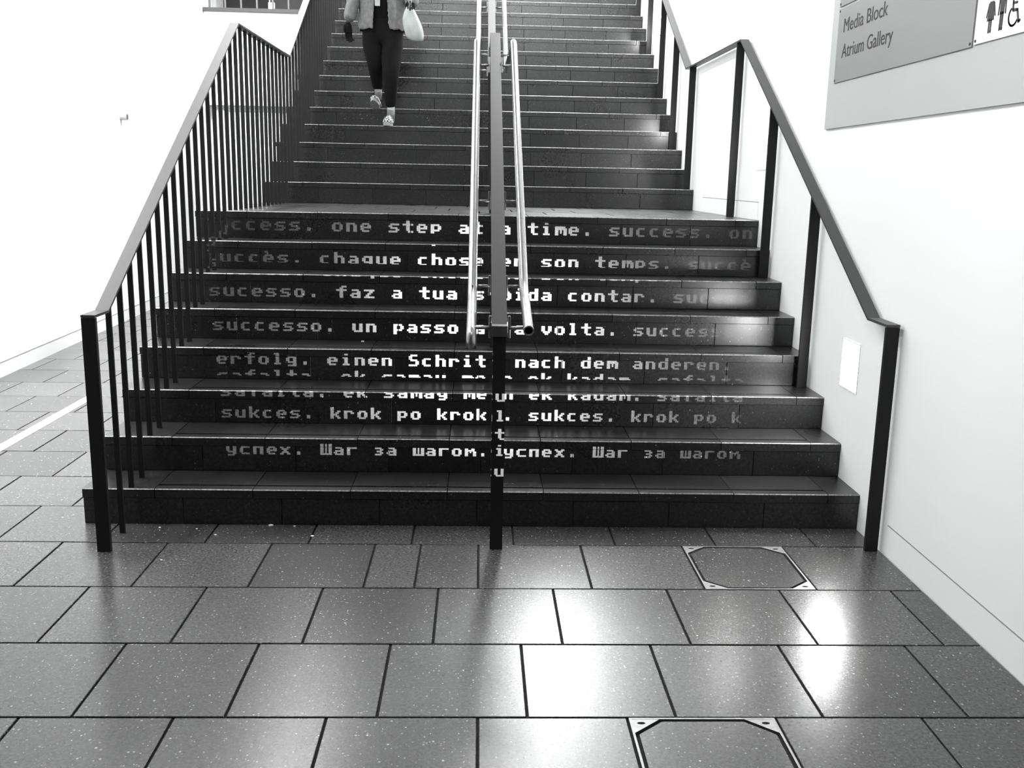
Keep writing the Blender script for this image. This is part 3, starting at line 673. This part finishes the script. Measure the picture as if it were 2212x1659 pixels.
# ------------------------------------------------------------------ projector throwing the words on the risers
F = {
's': ['', '', '.xxxxx..', 'xx......', '.xxxx...', '....xx..', 'xxxxx...', ''],
'u': ['', '', 'xx..xx..', 'xx..xx..', 'xx..xx..', 'xx..xx..', '.xxxxx..', ''],
'c': ['', '', '.xxxx...', 'xx......', 'xx......', 'xx......', '.xxxx...', ''],
'e': ['', '', '.xxxx...', 'xx..xx..', 'xxxxxx..', 'xx......', '.xxxx...', ''],
'o': ['', '', '.xxxx...', 'xx..xx..', 'xx..xx..', 'xx..xx..', '.xxxx...', ''],
'n': ['', '', 'xxxxx...', 'xx..xx..', 'xx..xx..', 'xx..xx..', 'xx..xx..', ''],
't': ['..xx....', '..xx....', 'xxxxxx..', '..xx....', '..xx....', '..xx....', '...xxx..', ''],
'p': ['', '', 'xxxxx...', 'xx..xx..', 'xx..xx..', 'xxxxx...', 'xx......', 'xx......'],
'a': ['', '', '.xxxx...', '....xx..', '.xxxxx..', 'xx..xx..', '.xxxxx..', ''],
'i': ['..xx....', '', '.xxx....', '..xx....', '..xx....', '..xx....', '.xxxx...', ''],
'm': ['', '', 'xxxxxx..', 'xxxxxxx.', 'xx.x.xx.', 'xx.x.xx.', 'xx...xx.', ''],
'h': ['xx......', 'xx......', 'xxxxx...', 'xx..xx..', 'xx..xx..', 'xx..xx..', 'xx..xx..', ''],
'q': ['', '', '.xxxxx..', 'xx..xx..', 'xx..xx..', '.xxxxx..', '....xx..', '....xx..'],
'\u00e8': ['.xx.....', '..x.....', '.xxxx...', 'xx..xx..', 'xxxxxx..', 'xx......', '.xxxx...', ''],
'f': ['...xxx..', '..xx....', 'xxxxxx..', '..xx....', '..xx....', '..xx....', '..xx....', ''],
'z': ['', '', 'xxxxxx..', '...xx...', '..xx....', '.xx.....', 'xxxxxx..', ''],
'b': ['xx......', 'xx......', 'xxxxx...', 'xx..xx..', 'xx..xx..', 'xx..xx..', 'xxxxx...', ''],
'd': ['....xx..', '....xx..', '.xxxxx..', 'xx..xx..', 'xx..xx..', 'xx..xx..', '.xxxxx..', ''],
'r': ['', '', 'xxxxx...', 'xx..xx..', 'xx......', 'xx......', 'xx......', ''],
'l': ['.xxx....', '..xx....', '..xx....', '..xx....', '..xx....', '..xx....', '.xxxx...', ''],
'g': ['', '', '.xxxxx..', 'xx..xx..', 'xx..xx..', '.xxxxx..', '....xx..', '.xxxxx..'],
'S': ['.xxxx...', 'xx......', 'xx......', '.xxxx...', '....xx..', '....xx..', 'xxxxx...', ''],
'k': ['xx......', 'xx......', 'xx..xx..', 'xx.xx...', 'xxxx....', 'xx.xx...', 'xx..xx..', ''],
'y': ['', '', 'xx..xx..', 'xx..xx..', 'xx..xx..', '.xxxxx..', '....xx..', '.xxxx...'],
'v': ['', '', 'xx..xx..', 'xx..xx..', 'xx..xx..', '.xxxx...', '..xx....', ''],
'.': ['', '', '', '', '', '..xx....', '..xx....', ''],
'\u0443': ['', '', 'xx..xx..', 'xx..xx..', 'xx..xx..', '.xxxxx..', '....xx..', '.xxxx...'],
'\u0441': ['', '', '.xxxxx..', 'xx......', 'xx......', 'xx......', '.xxxxx..', ''],
'\u043f': ['', '', 'xxxxxx..', 'xx..xx..', 'xx..xx..', 'xx..xx..', 'xx..xx..', ''],
'\u0435': ['', '', '.xxxx...', 'xx..xx..', 'xxxxxx..', 'xx......', '.xxxx...', ''],
'\u0445': ['', '', 'xx..xx..', '.xxxx...', '..xx....', '.xxxx...', 'xx..xx..', ''],
'\u0428': ['xx.x.xx.', 'xx.x.xx.', 'xx.x.xx.', 'xx.x.xx.', 'xx.x.xx.', 'xx.x.xx.', 'xxxxxxx.', ''],
'\u0430': ['', '', '.xxxx...', '....xx..', '.xxxxx..', 'xx..xx..', '.xxxxx..', ''],
'\u0433': ['', '', 'xxxxxx..', 'xx......', 'xx......', 'xx......', 'xx......', ''],
'\u0437': ['', '', '.xxxx...', '....xx..', '..xxx...', '....xx..', '.xxxx...', ''],
'\u0448': ['', '', 'xx.x.xx.', 'xx.x.xx.', 'xx.x.xx.', 'xx.x.xx.', 'xxxxxxx.', ''],
'\u043e': ['', '', '.xxxx...', 'xx..xx..', 'xx..xx..', 'xx..xx..', '.xxxx...', ''],
'\u043c': ['', '', 'xx..xx..', 'xxxxxx..', 'xx.x.xx.', 'xx...xx.', 'xx...xx.', ''],
}
# text line, elevation slope of the middle of its small letters as seen from the projector
LINES = [('success. one step at a time. success. on', .1781), ('succ\u00e8s. chaque chose en son temps. succ\u00e8', .1545), ('sucesso. faz a tua subida contar. sucess', .1311),
         ('successo. un passo alla volta. successo.', .1075), ('erfolg. einen Schritt nach dem anderen.', .0855), ('safalta. ek samay mein ek kadam. safalta', .0661),
         ('sukces. krok po kroku. sukces. krok po k', .0412), ('\u0443\u0441\u043f\u0435\u0445. \u0428\u0430\u0433 \u0437\u0430 \u0448\u0430\u0433\u043e\u043c. \u0443\u0441\u043f\u0435\u0445. \u0428\u0430\u0433 \u0437\u0430 \u0448\u0430\u0433\u043e\u043c', .0179)]
PX, PY, PZ = .18, -4.00, .20
V0, V1 = 0.0, .2
PW = .00188; SS = 4; IW = 320*SS; IH = int(round((V1-V0)/PW))*SS
buf = [0.0]*(IW*IH*4)
for txt, s in LINES:
    top = s+5.0*PW*1.0      # rows 2..6 are the small letters, their middle is row 4.5
    for ci, ch in enumerate(txt[:40]):
        G = F.get(ch)
        if not G: continue
        for ri, row in enumerate(G):
            for xi, c in enumerate(row):
                if c != 'x': continue
                v1 = (s+(4.5-ri)*PW-V0)/PW*SS; a0, a1 = int(round(v1-SS)), int(round(v1))
                b0 = (ci*8+xi)*SS
                for yy_ in range(max(0, a0), min(IH, a1)):
                    for xx_ in range(b0, b0+SS):
                        q = (yy_*IW+xx_)*4; buf[q] = buf[q+1] = buf[q+2] = 1.0
for q in range(3, len(buf), 4): buf[q] = 1.0
im = bpy.data.images.new('projected_words', IW, IH, alpha=False, float_buffer=False); im.colorspace_settings.name = 'Non-Color'
im.pixels.foreach_set(buf); im.update(); im.pack()
pl = bpy.data.lights.new('word_projector', 'SPOT'); pl.energy = 5200; pl.spot_size = math.radians(60); pl.spot_blend = 0; pl.shadow_soft_size = 0.0
po = bpy.data.objects.new('word_projector', pl); COL.objects.link(po); po.location = (PX, PY, PZ); po.rotation_euler = (math.radians(90), 0, 0)
pl.use_nodes = True; nt = pl.node_tree; em = nt.nodes['Emission']
def pn(t, **k):
    n = nt.nodes.new(t)
    for a, v in k.items(): setattr(n, a, v)
    return n
ge = pn('ShaderNodeNewGeometry'); sp = pn('ShaderNodeSeparateXYZ'); nt.links.new(ge.outputs['Incoming'], sp.inputs[0])
du = pn('ShaderNodeMath', operation='DIVIDE'); nt.links.new(sp.outputs[0], du.inputs[0]); nt.links.new(sp.outputs[1], du.inputs[1])
dv = pn('ShaderNodeMath', operation='DIVIDE'); nt.links.new(sp.outputs[2], dv.inputs[0]); nt.links.new(sp.outputs[1], dv.inputs[1])
mv_ = pn('ShaderNodeMapRange', clamp=False); mv_.inputs[1].default_value = V0; mv_.inputs[2].default_value = V0+IH/SS*PW; nt.links.new(dv.outputs[0], mv_.inputs[0])
def mth(op, a, b=None):
    n = pn('ShaderNodeMath', operation=op)
    for i_, v in enumerate((a, b)):
        if v is None: continue
        if isinstance(v, (int, float)): n.inputs[i_].default_value = v
        else: nt.links.new(v, n.inputs[i_])
    return n.outputs[0]
# keystone of the slightly turned projector: column = (u + .31488) / (.01503 - .00085 u)
col_ = mth('DIVIDE', mth('ADD', du.outputs[0], .31488), mth('SUBTRACT', .01503*40, mth('MULTIPLY', du.outputs[0], .00085*40)))
cb_ = pn('ShaderNodeCombineXYZ'); nt.links.new(col_, cb_.inputs[0]); nt.links.new(mv_.outputs[0], cb_.inputs[1])
ti = pn('ShaderNodeTexImage', image=im, interpolation='Linear', extension='CLIP'); nt.links.new(cb_.outputs[0], ti.inputs[0])
# the beam is brightest in the middle of its field
def mth(op, a, b=None):
    n = pn('ShaderNodeMath', operation=op)
    for i_, v in enumerate((a, b)):
        if v is None: continue
        if isinstance(v, (int, float)): n.inputs[i_].default_value = v
        else: nt.links.new(v, n.inputs[i_])
    return n.outputs[0]
d1 = mth('MULTIPLY', mth('MULTIPLY', du.outputs[0], du.outputs[0]), -1/.40)
dz_ = mth('SUBTRACT', dv.outputs[0], .078); d2 = mth('MULTIPLY', mth('MULTIPLY', dz_, dz_), -1/.018)
fall = mth('EXPONENT', mth('ADD', d1, d2))
nt.links.new(mth('MULTIPLY', fall, ti.outputs['Color']), em.inputs['Strength'])
